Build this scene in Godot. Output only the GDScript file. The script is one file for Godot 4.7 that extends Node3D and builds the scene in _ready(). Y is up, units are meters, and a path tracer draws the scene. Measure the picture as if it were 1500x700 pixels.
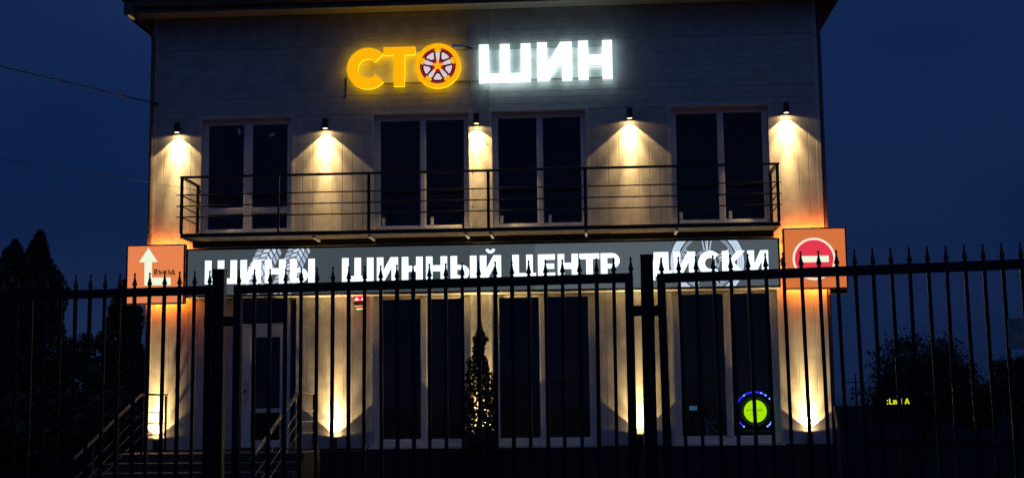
extends Node3D

var taken := {}
var rng := RandomNumberGenerator.new()
var M := {}

# ------------------------------------------------------------------ names and tags
func numbered(called: String, parent: Node) -> String:
	var key := "%d/%s" % [parent.get_instance_id(), called]
	if not taken.has(key):
		taken[key] = 0
		return called
	taken[key] += 1
	return "%s_%03d" % [called, taken[key]]

func tag(o: Node, label: String, category: String, group := "", kind := "") -> void:
	o.set_meta("label", label)
	o.set_meta("category", category)
	if group: o.set_meta("group", group)
	if kind: o.set_meta("kind", kind)

func thing(called: String, label: String, category: String, at := Vector3.ZERO, group := "") -> Node3D:
	var o := Node3D.new()
	o.name = numbered(called, self)
	add_child(o, true)
	o.position = at
	tag(o, label, category, group)
	return o

func put(called: String, mesh: Mesh, mat: Material, parent: Node, at := Vector3.ZERO) -> MeshInstance3D:
	var o := MeshInstance3D.new()
	o.mesh = mesh
	o.material_override = mat
	o.name = numbered(called, parent)
	parent.add_child(o, true)
	o.position = at
	return o

func obj(called: String, st: SurfaceTool, mat: Material, parent: Node, at := Vector3.ZERO) -> MeshInstance3D:
	return put(called, st.commit(), mat, parent, at)

# ------------------------------------------------------------------ shapes
func mb() -> SurfaceTool:
	var st := SurfaceTool.new()
	st.begin(Mesh.PRIMITIVE_TRIANGLES)
	return st

func tri(st: SurfaceTool, a: Vector3, b: Vector3, c: Vector3, n: Vector3) -> void:
	st.set_normal(n)
	if (b - a).cross(c - a).dot(n) > 0.0:
		st.add_vertex(a); st.add_vertex(c); st.add_vertex(b)
	else:
		st.add_vertex(a); st.add_vertex(b); st.add_vertex(c)

func quad(st: SurfaceTool, a: Vector3, b: Vector3, c: Vector3, d: Vector3, n: Vector3) -> void:
	tri(st, a, b, c, n)
	tri(st, a, c, d, n)

func flat(st: SurfaceTool, a: Vector3, b: Vector3, c: Vector3, d: Vector3, out: Vector3) -> void:
	var n := (b - a).cross(c - a).normalized()
	if n.dot(out) < 0.0: n = -n
	quad(st, a, b, c, d, n)

# a box between two corners, its edges chamfered by ch, put through xf
func box(st: SurfaceTool, lo: Vector3, hi: Vector3, ch := 0.0, xf := Transform3D()) -> void:
	var c := (lo + hi) / 2.0
	var h := (hi - lo) / 2.0
	ch = minf(ch, minf(h.x, minf(h.y, h.z)) * 0.9)
	for ax in 3:
		var u := (ax + 1) % 3
		var v := (ax + 2) % 3
		for s in [-1.0, 1.0]:
			var p := []
			for k in [[-1, -1], [1, -1], [1, 1], [-1, 1]]:
				var q := Vector3()
				q[ax] = s * h[ax]
				q[u] = k[0] * (h[u] - ch)
				q[v] = k[1] * (h[v] - ch)
				p.append(xf * (c + q))
			var n := Vector3()
			n[ax] = s
			quad(st, p[0], p[1], p[2], p[3], (xf.basis * n).normalized())
	if ch <= 0.0: return
	for ax in 3:
		var u := (ax + 1) % 3
		var v := (ax + 2) % 3
		for su in [-1.0, 1.0]:
			for sv in [-1.0, 1.0]:
				var p := []
				for k in [[-1.0, 0], [1.0, 0], [1.0, 1], [-1.0, 1]]:
					var q := Vector3()
					q[ax] = k[0] * (h[ax] - ch)
					q[u] = su * (h[u] - (ch if k[1] == 1 else 0.0))
					q[v] = sv * (h[v] - (0.0 if k[1] == 1 else ch))
					p.append(xf * (c + q))
				var n := Vector3()
				n[u] = su
				n[v] = sv
				quad(st, p[0], p[1], p[2], p[3], (xf.basis * n).normalized())
	for sx in [-1.0, 1.0]:
		for sy in [-1.0, 1.0]:
			for sz in [-1.0, 1.0]:
				var s := Vector3(sx, sy, sz)
				var q := s * h
				tri(st, xf * (c + q - Vector3(0, sy, sz) * ch), xf * (c + q - Vector3(sx, 0, sz) * ch), xf * (c + q - Vector3(sx, sy, 0) * ch), (xf.basis * s).normalized())

# a square bar from a to b, w wide and h high
func bar(st: SurfaceTool, a: Vector3, b: Vector3, w: float, h: float, ch := 0.0) -> void:
	var y := (b - a).normalized()
	var x := Vector3.UP.cross(y)
	if x.length() < 0.01: x = Vector3.RIGHT
	x = x.normalized()
	var z := x.cross(y).normalized()
	var l := (b - a).length()
	box(st, Vector3(-w / 2, 0, -h / 2), Vector3(w / 2, l, h / 2), ch, Transform3D(Basis(x, y, z), a))

func frame_of(d: Vector3) -> Array:
	var x := d.cross(Vector3.UP)
	if x.length() < 0.01: x = d.cross(Vector3.RIGHT)
	x = x.normalized()
	return [x, x.cross(d).normalized()]

func tube(st: SurfaceTool, pts: Array, r0: float, r1 := -1.0, sides := 8) -> void:
	if r1 < 0: r1 = r0
	var rings := []
	var mids := []
	for i in pts.size():
		var d: Vector3 = ((pts[mini(i + 1, pts.size() - 1)] as Vector3) - (pts[maxi(i - 1, 0)] as Vector3)).normalized()
		var f := frame_of(d)
		var ring := []
		var r := lerpf(r0, r1, float(i) / maxf(1, pts.size() - 1))
		for k in sides:
			var t := TAU * k / sides
			ring.append([pts[i] + (f[0] * cos(t) + f[1] * sin(t)) * r, f[0] * cos(t) + f[1] * sin(t)])
		rings.append(ring)
		mids.append(d)
	for i in pts.size() - 1:
		for k in sides:
			var a: Array = rings[i][k]; var b: Array = rings[i][(k + 1) % sides]
			var c: Array = rings[i + 1][(k + 1) % sides]; var d2: Array = rings[i + 1][k]
			smooth(st, a, b, c); smooth(st, a, c, d2)
	for e in [0, pts.size() - 1]:
		var n: Vector3 = -mids[0] if e == 0 else mids[e]
		for k in sides:
			tri(st, pts[e], rings[e][k][0], rings[e][(k + 1) % sides][0], n)

func smooth(st: SurfaceTool, a: Array, b: Array, c: Array) -> void:
	var p := [a, b, c]
	if ((b[0] as Vector3) - (a[0] as Vector3)).cross((c[0] as Vector3) - (a[0] as Vector3)).dot(a[1] + b[1] + c[1]) > 0.0: p = [a, c, b]
	for q in p:
		st.set_normal(q[1])
		st.add_vertex(q[0])

# a profile of (radius, height) turned round y, put through xf
func lathe(st: SurfaceTool, prof: Array, sides := 16, xf := Transform3D()) -> void:
	for i in prof.size() - 1:
		var p: Vector2 = prof[i]; var q: Vector2 = prof[i + 1]
		var d := q - p
		var n2 := Vector2(d.y, -d.x).normalized()
		for k in sides:
			var t0 := TAU * k / sides
			var t1 := TAU * (k + 1) / sides
			var e0 := Vector3(cos(t0), 0, sin(t0)); var e1 := Vector3(cos(t1), 0, sin(t1))
			var n0 := (xf.basis * (e0 * n2.x + Vector3.UP * n2.y)).normalized()
			var n1 := (xf.basis * (e1 * n2.x + Vector3.UP * n2.y)).normalized()
			var a := [xf * (e0 * p.x + Vector3.UP * p.y), n0]; var b := [xf * (e1 * p.x + Vector3.UP * p.y), n1]
			var c := [xf * (e1 * q.x + Vector3.UP * q.y), n1]; var d2 := [xf * (e0 * q.x + Vector3.UP * q.y), n0]
			if p.x > 0.00001: smooth(st, a, b, c if q.x > 0.00001 else d2)
			if q.x > 0.00001: smooth(st, a, c, d2)

# a flat outline (x, y) given thickness from z0 to z1, put through xf
func plate(st: SurfaceTool, poly: PackedVector2Array, z0: float, z1: float, xf := Transform3D(), back := true) -> void:
	var idx := Geometry2D.triangulate_polygon(poly)
	var nf := (xf.basis * Vector3.BACK).normalized()
	for i in idx.size() / 3:
		var a := poly[idx[i * 3]]; var b := poly[idx[i * 3 + 1]]; var c := poly[idx[i * 3 + 2]]
		tri(st, xf * Vector3(a.x, a.y, z1), xf * Vector3(b.x, b.y, z1), xf * Vector3(c.x, c.y, z1), nf)
		if back: tri(st, xf * Vector3(a.x, a.y, z0), xf * Vector3(b.x, b.y, z0), xf * Vector3(c.x, c.y, z0), -nf)
	var cw := Geometry2D.is_polygon_clockwise(poly)
	for i in poly.size():
		var a := poly[i]; var b := poly[(i + 1) % poly.size()]
		var d := (b - a).normalized()
		var n := Vector3(d.y, -d.x, 0) * (-1.0 if cw else 1.0)
		quad(st, xf * Vector3(a.x, a.y, z0), xf * Vector3(b.x, b.y, z0), xf * Vector3(b.x, b.y, z1), xf * Vector3(a.x, a.y, z1), (xf.basis * n).normalized())

func rect(x0: float, y0: float, x1: float, y1: float) -> PackedVector2Array:
	return PackedVector2Array([Vector2(x0, y0), Vector2(x1, y0), Vector2(x1, y1), Vector2(x0, y1)])

func arc(c: Vector2, r0: float, r1: float, a0: float, a1: float, n: int) -> Array:
	var out := []
	for i in n:
		var s := deg_to_rad(lerpf(a0, a1, float(i) / n)); var e := deg_to_rad(lerpf(a0, a1, float(i + 1) / n))
		out.append(PackedVector2Array([c + Vector2(cos(s), sin(s)) * r0, c + Vector2(cos(s), sin(s)) * r1, c + Vector2(cos(e), sin(e)) * r1, c + Vector2(cos(e), sin(e)) * r0]))
	return out

func disc(c: Vector2, r: float, n := 40) -> PackedVector2Array:
	var p := PackedVector2Array()
	for i in n: p.append(c + Vector2(cos(TAU * i / n), sin(TAU * i / n)) * r)
	return p

func bowl(x0: float, x1: float, y0: float, y1: float, t: float) -> Array:
	var r := (y1 - y0) / 2.0
	var c := Vector2(x1 - r, (y0 + y1) / 2.0)
	var out := arc(c, r - t, r, -90, 90, 12)
	if c.x > x0:
		out.append(rect(x0, y0, c.x, y0 + t)); out.append(rect(x0, y1 - t, c.x, y1))
	return out

# heavy upright letters of height 1, width w, stem s, cross stroke t
func glyph(ch: String, w: float, s: float, t: float) -> Array:
	match ch:
		"Ш": return [rect(0, 0, w, t), rect(0, t, s, 1), rect((w - s) / 2, t, (w + s) / 2, 1), rect(w - s, t, w, 1)]
		"И", "Й":
			var g := [rect(0, 0, s, 1), rect(w - s, 0, w, 1), PackedVector2Array([Vector2(s, 0), Vector2(s * 1.15, 0), Vector2(w - s, 0.56), Vector2(w - s, 1), Vector2(w - s * 1.15, 1), Vector2(s, 0.44)])]
			if ch == "Й": g.append_array(arc(Vector2(w / 2, 1.29), 0.085, 0.205, 190, 350, 10))
			return g
		"Н": return [rect(0, 0, s, 1), rect(w - s, 0, w, 1), rect(s, 0.5 - t * 0.55, w - s, 0.5 + t * 0.55)]
		"Т": return [rect(0, 1 - t, w, 1), rect((w - s) / 2, 0, (w + s) / 2, 1 - t)]
		"С":
			var g := []
			for p in arc(Vector2(0.5, 0.5), 0.5 - s, 0.52, 43, 317, 28):
				var q := PackedVector2Array()
				for v in p: q.append(Vector2(v.x * w, v.y))
				g.append(q)
			return g
		"Ь":
			var g := [rect(0, 0, s, 1)]
			g.append_array(bowl(s, w, 0, 0.62, t * 0.85))
			return g
		"Ы":
			var g := glyph("Ь", w * 0.72, s, t)
			g.append(rect(w - s, 0, w, 1))
			return g
		"Р":
			var g := [rect(0, 0, s, 1)]
			g.append_array(bowl(s, w, 0.36, 1, t * 0.85))
			return g
		"Ц": return [rect(0, 0, w, t), rect(0, t, s, 1), rect(w * 0.87 - s, t, w * 0.87, 1), rect(w - s * 0.85, -0.2, w, 0)]
		"Е": return [rect(0, 0, s, 1), rect(s, 0, w, t), rect(s, 1 - t, w, 1), rect(s, 0.5 - t * 0.48, w * 0.95, 0.5 + t * 0.48)]
		"К": return [rect(0, 0, s, 1), PackedVector2Array([Vector2(s, 0.4), Vector2(s * 1.3, 0.4), Vector2(w, 1), Vector2(w - s * 1.15, 1), Vector2(s, 0.6)]), PackedVector2Array([Vector2(s, 0.4), Vector2(w - s * 1.1, 0), Vector2(w, 0), Vector2(s * 1.75, 0.53), Vector2(s * 1.3, 0.4)])]
		"Д": return [rect(0, 0, w, t), rect(0, -0.17, s * 0.85, 0), rect(w - s * 0.85, -0.17, w, 0), rect(w * 0.2, 1 - t, w - s * 0.5, 1), rect(w - s * 1.5, t, w - s * 0.5, 1 - t), PackedVector2Array([Vector2(w * 0.1, t), Vector2(w * 0.1 + s, t), Vector2(w * 0.2 + s, 1 - t), Vector2(w * 0.2, 1 - t)])]
	return []

func letter(ch: String, at: Vector2, w: float, h: float, s: float, t: float, z0: float, z1: float, mat: Material, parent: Node, halo: Material = null) -> MeshInstance3D:
	var st := mb()
	var sides := mb()
	var rear := mb()
	for p in glyph(ch, w / h, s / h, t / h):
		var q := PackedVector2Array()
		for v in p: q.append(v * h + at)
		plate(st, q, z0 if halo == null else z1 - 0.012, z1)
		if halo: plate(sides, q, z0 if halo != M.halo_white else z0 + 0.008, z1 - 0.0125)
		if halo: plate(rear, q, z0, z0 + 0.007)
	var o := obj("letter", st, mat, parent)
	if halo: obj("letter_return", sides, halo if halo != M.halo_white else M.core, o)
	if halo == M.halo_white: obj("letter_rear", rear, halo, o)
	return o

func words(text: String, cap: float, depth: float, bold := true) -> TextMesh:
	var tm := TextMesh.new()
	var f := SystemFont.new()
	f.font_names = PackedStringArray(["Droid Sans"])
	f.font_weight = 700 if bold else 400
	tm.font = f
	tm.text = text
	tm.font_size = 64
	tm.pixel_size = cap / 46.0
	tm.depth = depth
	tm.horizontal_alignment = HORIZONTAL_ALIGNMENT_LEFT
	tm.vertical_alignment = VERTICAL_ALIGNMENT_BOTTOM
	return tm

# ------------------------------------------------------------------ materials
func lin(r: float, g: float, b: float) -> Color:
	return Color(r, g, b).linear_to_srgb()

func noise_tex(freq: float, lo: float, hi: float, sd: int, size := 512, oct := 5) -> NoiseTexture2D:
	var n := FastNoiseLite.new()
	n.seed = sd
	n.frequency = freq
	n.fractal_octaves = oct
	var t := NoiseTexture2D.new()
	t.width = size; t.height = size
	t.seamless = true
	t.noise = n
	var g := Gradient.new()
	g.set_color(0, Color(lo, lo, lo)); g.set_color(1, Color(hi, hi, hi))
	t.color_ramp = g
	return t

func mat(c: Color, rough := 0.6, metal := 0.0, spec := 0.5) -> StandardMaterial3D:
	var m := StandardMaterial3D.new()
	m.albedo_color = c
	m.roughness = rough
	m.metallic = metal
	m.metallic_specular = spec
	return m

func grained(c: Color, rough: float, tex: Texture2D, scale: float, metal := 0.0) -> StandardMaterial3D:
	var m := mat(c, rough, metal)
	m.albedo_texture = tex
	m.uv1_triplanar = true
	m.uv1_world_triplanar = true
	m.uv1_scale = Vector3.ONE * scale
	return m

func glow(c: Color, energy := 1.0) -> StandardMaterial3D:
	var m := mat(Color(0.02, 0.02, 0.02), 0.4)
	m.emission_enabled = true
	m.emission = c
	m.emission_energy_multiplier = energy
	return m

func materials() -> void:
	var fine := noise_tex(0.02, 0.86, 1.0, 3)
	var coarse := noise_tex(0.008, 0.7, 1.0, 8)
	var stain := noise_tex(0.012, 0.8, 1.0, 29)
	var rust := noise_tex(0.03, 0.2, 1.0, 17)
	var rough := noise_tex(0.06, 0.5, 1.0, 11)
	M.panel = grained(lin(0.60, 0.585, 0.555), 0.5, fine, 0.35)
	for k in 4: PANELS.append(grained(lin(0.60, 0.59, 0.565) * Color(1, 1, 1) if k == 0 else lin(0.60, 0.59, 0.565).darkened(0.02 * k), 0.46 + 0.04 * k, [fine, stain][k % 2], 0.3 + 0.07 * k))
	M.trim = grained(lin(0.66, 0.65, 0.63), 0.42, fine, 0.9)
	M.core = mat(lin(0.3, 0.3, 0.3), 0.9)
	M.pvc = grained(lin(0.82, 0.82, 0.82), 0.35, fine, 1.3)
	M.plinth = grained(lin(0.05, 0.05, 0.055), 0.7, rough, 0.8)
	M.black = grained(lin(0.018, 0.018, 0.02), 0.42, rough, 1.7)
	M.fence = grained(lin(0.011, 0.011, 0.012), 0.38, rough, 2.1)
	M.deck = grained(lin(0.17, 0.115, 0.075), 0.8, rust, 0.45)
	M.pale_steel = grained(lin(0.55, 0.54, 0.5), 0.5, coarse, 1.7)
	M.soffit = grained(lin(0.72, 0.69, 0.62), 0.5, fine, 0.9)
	M.gutter = grained(lin(0.15, 0.12, 0.095), 0.4, fine, 1.0)
	M.roof = grained(lin(0.05, 0.035, 0.03), 0.5, coarse, 0.6)
	M.asphalt = grained(lin(0.045, 0.045, 0.045), 0.95, rough, 0.5)
	M.asphalt.metallic_specular = 0.1
	M.concrete = grained(lin(0.09, 0.088, 0.085), 0.85, rough, 0.7)
	M.room = mat(lin(0.35, 0.34, 0.32), 0.9)
	M.handrail = grained(lin(0.13, 0.12, 0.105), 0.5, coarse, 2.0, 0.1)
	M.lamp_body = mat(lin(0.02, 0.02, 0.02), 0.4)
	M.cable = mat(lin(0.015, 0.015, 0.016), 0.6)
	M.bark = grained(lin(0.05, 0.04, 0.03), 0.9, rough, 2.0)
	M.needle = mat(lin(0.03, 0.045, 0.025), 0.7)
	M.leaf = mat(lin(0.035, 0.05, 0.025), 0.6)
	M.rubber = mat(lin(0.012, 0.012, 0.013), 0.7)
	M.alloy = mat(lin(0.4, 0.4, 0.42), 0.3, 1.0)
	M.plate_steel = grained(lin(0.42, 0.42, 0.44), 0.5, coarse, 3.0)
	M.paper = mat(lin(0.7, 0.7, 0.7), 0.7)
	M.siren_base = mat(lin(0.6, 0.55, 0.45), 0.4)
	M.glass = mat(Color(0.05, 0.06, 0.06, 0.02), 0.02, 0.0, 0.7)
	M.glass.transparency = BaseMaterial3D.TRANSPARENCY_ALPHA
	M.lit_white = glow(lin(0.84, 1.0, 1.03), 1.5)
	M.lit_yellow = glow(lin(1.0, 0.455, 0.0), 1.0)
	M.halo_white = glow(lin(0.74, 1.0, 1.03), 2.6)
	M.halo_yellow = glow(lin(1.0, 0.55, 0.01), 2.0)
	M.lit_orange = glow(lin(0.86, 0.245, 0.085), 0.92)
	M.lit_orange_dull = glow(lin(0.86, 0.22, 0.062), 0.78)
	M.lit_cream = glow(lin(0.87, 0.95, 0.7), 1.0)
	M.lit_signwhite = glow(lin(0.95, 0.82, 0.66), 1.0)
	M.lit_signred = glow(lin(0.78, 0.04, 0.075), 1.0)
	M.lit_red_film = glow(lin(0.42, 0.004, 0.02), 1.0)
	M.lit_black_film = glow(lin(0.02, 0.004, 0.008), 1.0)
	M.lit_silver_film = glow(lin(0.72, 0.58, 0.6), 1.0)
	M.lit_print = glow(lin(0.6, 0.72, 0.88), 1.0)
	M.lit_print_dim = glow(lin(0.4, 0.48, 0.6), 1.0)
	M.lit_print_line = glow(lin(0.03, 0.05, 0.09), 1.0)
	M.lit_lamp = glow(lin(1.0, 0.74, 0.38), 5.0)
	M.lit_siren = glow(lin(0.5, 0.004, 0.012), 1.0)
	M.lit_siren_bulb = glow(lin(1.0, 0.5, 0.5), 2.0)
	M.lit_green = glow(lin(0.42, 0.88, 0.0), 1.0)
	M.lit_led_blue = glow(lin(0.018, 0.012, 1.0), 5.0)
	M.lit_led_white = glow(lin(0.14, 0.3, 1.0), 4.5)
	M.lit_display = glow(lin(0.03, 0.1, 0.2), 1.0)
	M.lit_board = glow(lin(0.85, 0.85, 0.0), 1.0)
	M.ink = mat(lin(0.01, 0.008, 0.006), 0.8, 0.0, 0.1)

# ------------------------------------------------------------------ facade pieces
# a sandwich panel whose front carries shallow grooves; across = true: grooves run along x
func ribbed(called: String, x0: float, x1: float, y0: float, y1: float, across: bool, pitch: float, parent: Node) -> void:
	var st := mb()
	var g := 0.0018
	var z1 := 0.0
	var z0 := -0.1
	x0 += g; x1 -= g; y0 += g; y1 -= g
	var a0 := y0 if across else x0
	var a1 := y1 if across else x1
	var prof := [Vector2(a0, -0.006), Vector2(a0 + 0.005, 0)]
	var n := int(round((a1 - a0) / pitch))
	for i in range(1, n):
		var p := lerpf(a0, a1, float(i) / n)
		prof.append_array([Vector2(p - 0.008, 0), Vector2(p - 0.004, -0.0048), Vector2(p + 0.004, -0.0048), Vector2(p + 0.008, 0)])
	prof.append_array([Vector2(a1 - 0.005, 0), Vector2(a1, -0.006)])
	for i in prof.size() - 1:
		var p: Vector2 = prof[i]; var q: Vector2 = prof[i + 1]
		if across: flat(st, Vector3(x0, p.x, p.y), Vector3(x1, p.x, p.y), Vector3(x1, q.x, q.y), Vector3(x0, q.x, q.y), Vector3.BACK)
		else: flat(st, Vector3(p.x, y0, p.y), Vector3(q.x, y0, q.y), Vector3(q.x, y1, q.y), Vector3(p.x, y1, p.y), Vector3.BACK)
	var f := -0.006
	flat(st, Vector3(x0, y0, z0), Vector3(x0, y0, f), Vector3(x0, y1, f), Vector3(x0, y1, z0), Vector3.LEFT)
	flat(st, Vector3(x1, y0, z0), Vector3(x1, y0, f), Vector3(x1, y1, f), Vector3(x1, y1, z0), Vector3.RIGHT)
	flat(st, Vector3(x0, y0, z0), Vector3(x1, y0, z0), Vector3(x1, y0, f), Vector3(x0, y0, f), Vector3.DOWN)
	flat(st, Vector3(x0, y1, z0), Vector3(x1, y1, z0), Vector3(x1, y1, f), Vector3(x0, y1, f), Vector3.UP)
	obj(called, st, PANELS[rng.randi() % PANELS.size()], parent)

# a white two-leaf window in the opening x0..x1, y0..y1; mull: centre of the upright; transom: height of a cross bar or 0
func window(x0: float, x1: float, y0: float, y1: float, mull: float, fw: float, bottom: float, mw: float, transom: float, parent: Node) -> Node3D:
	var zf := -0.115
	var st := mb()
	box(st, Vector3(x0 + 0.014, y0 + bottom, zf - 0.07), Vector3(x0 + fw, y1 - fw, zf), 0.006)
	box(st, Vector3(x1 - fw, y0 + bottom, zf - 0.07), Vector3(x1 - 0.014, y1 - fw, zf), 0.006)
	box(st, Vector3(x0 + 0.014, y1 - fw, zf - 0.07), Vector3(x1 - 0.014, y1 - 0.014, zf), 0.006)
	box(st, Vector3(x0 + 0.014, y0 + 0.014, zf - 0.07), Vector3(x1 - 0.014, y0 + bottom, zf), 0.006)
	var w := obj("window", st, M.pvc, parent)
	st = mb()
	box(st, Vector3(mull - mw / 2, y0 + bottom, zf - 0.07), Vector3(mull + mw / 2, y1 - fw, zf + 0.012), 0.006)
	obj("mullion", st, M.pvc, w)
	var leaves := [[x0 + fw, mull - mw / 2], [mull + mw / 2, x1 - fw]]
	for l in leaves:
		var ys := [[y0 + bottom, y1 - fw]]
		if transom > 0.0:
			ys = [[y0 + bottom, transom - 0.045], [transom + 0.045, y1 - fw]]
			st = mb()
			box(st, Vector3(l[0], transom - 0.045, zf - 0.068), Vector3(l[1], transom + 0.045, zf + 0.004), 0.006)
			obj("transom", st, M.pvc, w)
		for yy in ys:
			st = mb()
			box(st, Vector3(l[0] - 0.004, yy[0] - 0.004, zf - 0.045), Vector3(l[1] + 0.004, yy[1] + 0.004, zf - 0.04))
			obj("pane", st, M.glass, w)
			st = mb()
			for b in [[l[0], yy[0], l[0] + 0.018, yy[1]], [l[1] - 0.018, yy[0], l[1], yy[1]], [l[0] + 0.018, yy[1] - 0.018, l[1] - 0.018, yy[1]], [l[0] + 0.018, yy[0], l[1] - 0.018, yy[0] + 0.018]]:
				box(st, Vector3(b[0], b[1], zf - 0.039), Vector3(b[2], b[3], zf - 0.012))
			obj("glazing_bead", st, M.pvc, w)
	reveal(x0, x1, y0, y1, w)
	st = mb()
	box(st, Vector3(x0 - 0.05, y0 - 0.022, -0.114), Vector3(x1 + 0.05, y0 + 0.012, 0.05), 0.004)
	obj("sill", st, M.trim, w)
	return w

func reveal(x0: float, x1: float, y0: float, y1: float, parent: Node) -> void:
	var st := mb()
	for s in [[x0 - 0.002, x0 + 0.013, y0 + 0.013, y1 - 0.013], [x1 - 0.013, x1 + 0.002, y0 + 0.013, y1 - 0.013], [x0 - 0.002, x1 + 0.002, y1 - 0.013, y1 + 0.002]]:
		box(st, Vector3(s[0], s[2], -0.19), Vector3(s[1], s[3], 0.006))
	obj("reveal", st, M.trim, parent)
	st = mb()
	box(st, Vector3(x0 - 0.045, y0, -0.002), Vector3(x0 - 0.0025, y1 + 0.0025, 0.005), 0.001)
	box(st, Vector3(x1 + 0.0025, y0, -0.002), Vector3(x1 + 0.045, y1 + 0.0025, 0.005), 0.001)
	box(st, Vector3(x0 - 0.045, y1 + 0.003, -0.002), Vector3(x1 + 0.045, y1 + 0.045, 0.005), 0.001)
	obj("flashing", st, M.trim, parent)

const UP_Y0 := 4.92
const UP_Y1 := 7.25
const LO_Y0 := 0.80
const LO_Y1 := 3.77
const EAVE := 9.29

func building() -> void:
	var b := thing("commercial_building", "two-storey pale panelled shop building with balcony and dark windows at dusk", "building")
	var up_open := [[-5.52, -3.70], [-2.10, -0.215], [0.21, 2.06], [3.66, 5.55]]
	var lo_open := [[-4.76, -3.58], [-2.12, -0.21], [0.175, 2.165], [3.61, 5.60]]
	# the wall behind the panels, with its openings
	var st := mb()
	var zb := -0.32
	var zf := -0.105
	for row in [[LO_Y0, LO_Y1, lo_open], [UP_Y0, UP_Y1, up_open]]:
		var x := -6.5
		for o in row[2] + [[6.5, 6.5]]:
			if o[0] > x: box(st, Vector3(x, row[0], zb), Vector3(o[0] - 0.003, row[1], zf))
			x = o[1] + 0.003
	box(st, Vector3(-6.5, LO_Y1 + 0.003, zb), Vector3(6.5, UP_Y0 - 0.003, zf))
	box(st, Vector3(-6.5, UP_Y1 + 0.003, zb), Vector3(6.5, EAVE, zf))
	obj("wall_core", st, M.core, b)
	for s in [-1.0, 1.0]:
		st = mb()
		box(st, Vector3(s * 6.5 - 0.1 * maxf(s, 0) , LO_Y0, -9.0), Vector3(s * 6.5 + 0.1 * maxf(-s, 0), EAVE, -0.323))
		obj("side_wall", st, M.panel, b)
	st = mb()
	box(st, Vector3(-6.4, LO_Y0, -9.0), Vector3(6.4, EAVE, -8.9))
	obj("rear_wall", st, M.panel, b)
	st = mb()
	box(st, Vector3(-6.4, 0.55, -8.9), Vector3(6.4, 0.78, zb - 0.003))
	box(st, Vector3(-6.4, 4.45, -8.9), Vector3(6.4, 4.75, zb - 0.003))
	box(st, Vector3(-6.4, 9.0, -8.9), Vector3(6.4, 9.2, zb - 0.003))
	obj("floor_slab", st, M.room, b)
	st = mb()
	for y in [[0.79, 4.44], [4.76, 8.99]]:
		box(st, Vector3(-0.08, y[0], -8.88), Vector3(0.08, y[1], zb - 0.01))
		box(st, Vector3(-6.38, y[0], -5.1), Vector3(-0.09, y[1], -5.0))
		box(st, Vector3(0.09, y[0], -5.1), Vector3(6.38, y[1], -5.0))
	obj("partition", st, M.room, b)
	# panels: long horizontal ones above, upright ones between the openings
	for r in [[7.25, 7.62], [7.62, 8.62], [8.62, EAVE]]:
		ribbed("wall_panel", -6.46, -0.205, r[0], r[1], true, 0.145, b)
		ribbed("wall_panel", 0.175, 6.46, r[0], r[1], true, 0.145, b)
	ribbed("wall_panel", -0.205, 0.175, 7.25, EAVE, false, 0.38, b)
	for row in [[UP_Y0, UP_Y1, up_open], [LO_Y0, LO_Y1, lo_open]]:
		var x := -6.46
		for o in row[2] + [[6.46, 6.46]]:
			if o[0] > x + 0.05: ribbed("pier_panel", x, o[0], row[0], row[1], false, 0.19, b)
			x = o[1]
	for y in [7.6, 6.55, 6.05, 5.72, 5.4, 5.0, 3.5, 3.05, 2.6, 2.1, 1.5, 1.1]:
		for x in [-0.165, 0.135]:
			st = mb()
			lathe(st, [Vector2(0, 0.006), Vector2(0.009, 0.005), Vector2(0.013, 0.0), Vector2(0, -0.002)], 8, Transform3D(Basis(Vector3.RIGHT, PI / 2), Vector3(x, y + (0.05 if x > 0 else 0.0), 0.0)))
			obj("screw", st, M.black, b)
	for k in 4: ribbed("wall_panel", -6.46 + 3.23 * k, -3.23 + 3.23 * k, LO_Y1, UP_Y0, false, 0.19, b)
	for s in [-1.0, 1.0]:
		st = mb()
		box(st, Vector3(minf(s * 6.515, s * 6.43), LO_Y0, 0.001), Vector3(maxf(s * 6.515, s * 6.43), EAVE, 0.007), 0.001)
		box(st, Vector3(minf(s * 6.515, s * 6.503), LO_Y0, -0.32), Vector3(maxf(s * 6.515, s * 6.503), EAVE, 0.0005), 0.001)
		obj("corner_trim", st, M.trim, b)
	st = mb()
	box(st, Vector3(-6.52, -0.25, -9.0), Vector3(6.52, LO_Y0 - 0.03, 0.03), 0.01)
	obj("plinth", st, M.plinth, b)
	# windows
	for i in 4:
		var o: Array = up_open[i]
		var w := window(o[0], o[1], UP_Y0, UP_Y1, [-4.605, -1.142, 1.143, 4.63][i], 0.105, 0.12, [0.14, 0.085, 0.09, 0.09][i], 5.42 if i == 0 else 0.0, b)
		if i == 0:
			for t in [[Vector3(-4.80, 7.0, 0), 0.05, 0.12, 0.2], [Vector3(-4.14, 6.92, 0), 0.12, 0.05, 0.35]]:
				st = mb()
				box(st, Vector3(-t[1] / 2, -t[2] / 2, -0.1529), Vector3(t[1] / 2, t[2] / 2, -0.152), 0, Transform3D(Basis(Vector3.BACK, t[3]), t[0]))
				obj("tape_strip", st, M.paper, w)
			st = mb()
			tube(st, [Vector3(-4.665, 6.12, -0.103), Vector3(-4.665, 6.12, -0.07), Vector3(-4.68, 6.0, -0.07), Vector3(-4.70, 5.97, -0.07)], 0.012)
			obj("handle", st, M.pvc, w)
		else:
			for x in [o[0] + 0.15, [-1.0, 1.29, 4.75][i - 1]]:
				st = mb()
				box(st, Vector3(x, UP_Y0 + 0.15, -0.1529), Vector3(x + 0.06, UP_Y0 + 0.3, -0.152))
				obj("paper_tag", st, M.paper, w)
	for i in range(1, 4):
		var o: Array = lo_open[i]
		window(o[0], o[1], LO_Y0, LO_Y1, [-1.137, 1.146, 4.65][i - 1], 0.125, 0.145, 0.095, 0.0, b)
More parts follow.
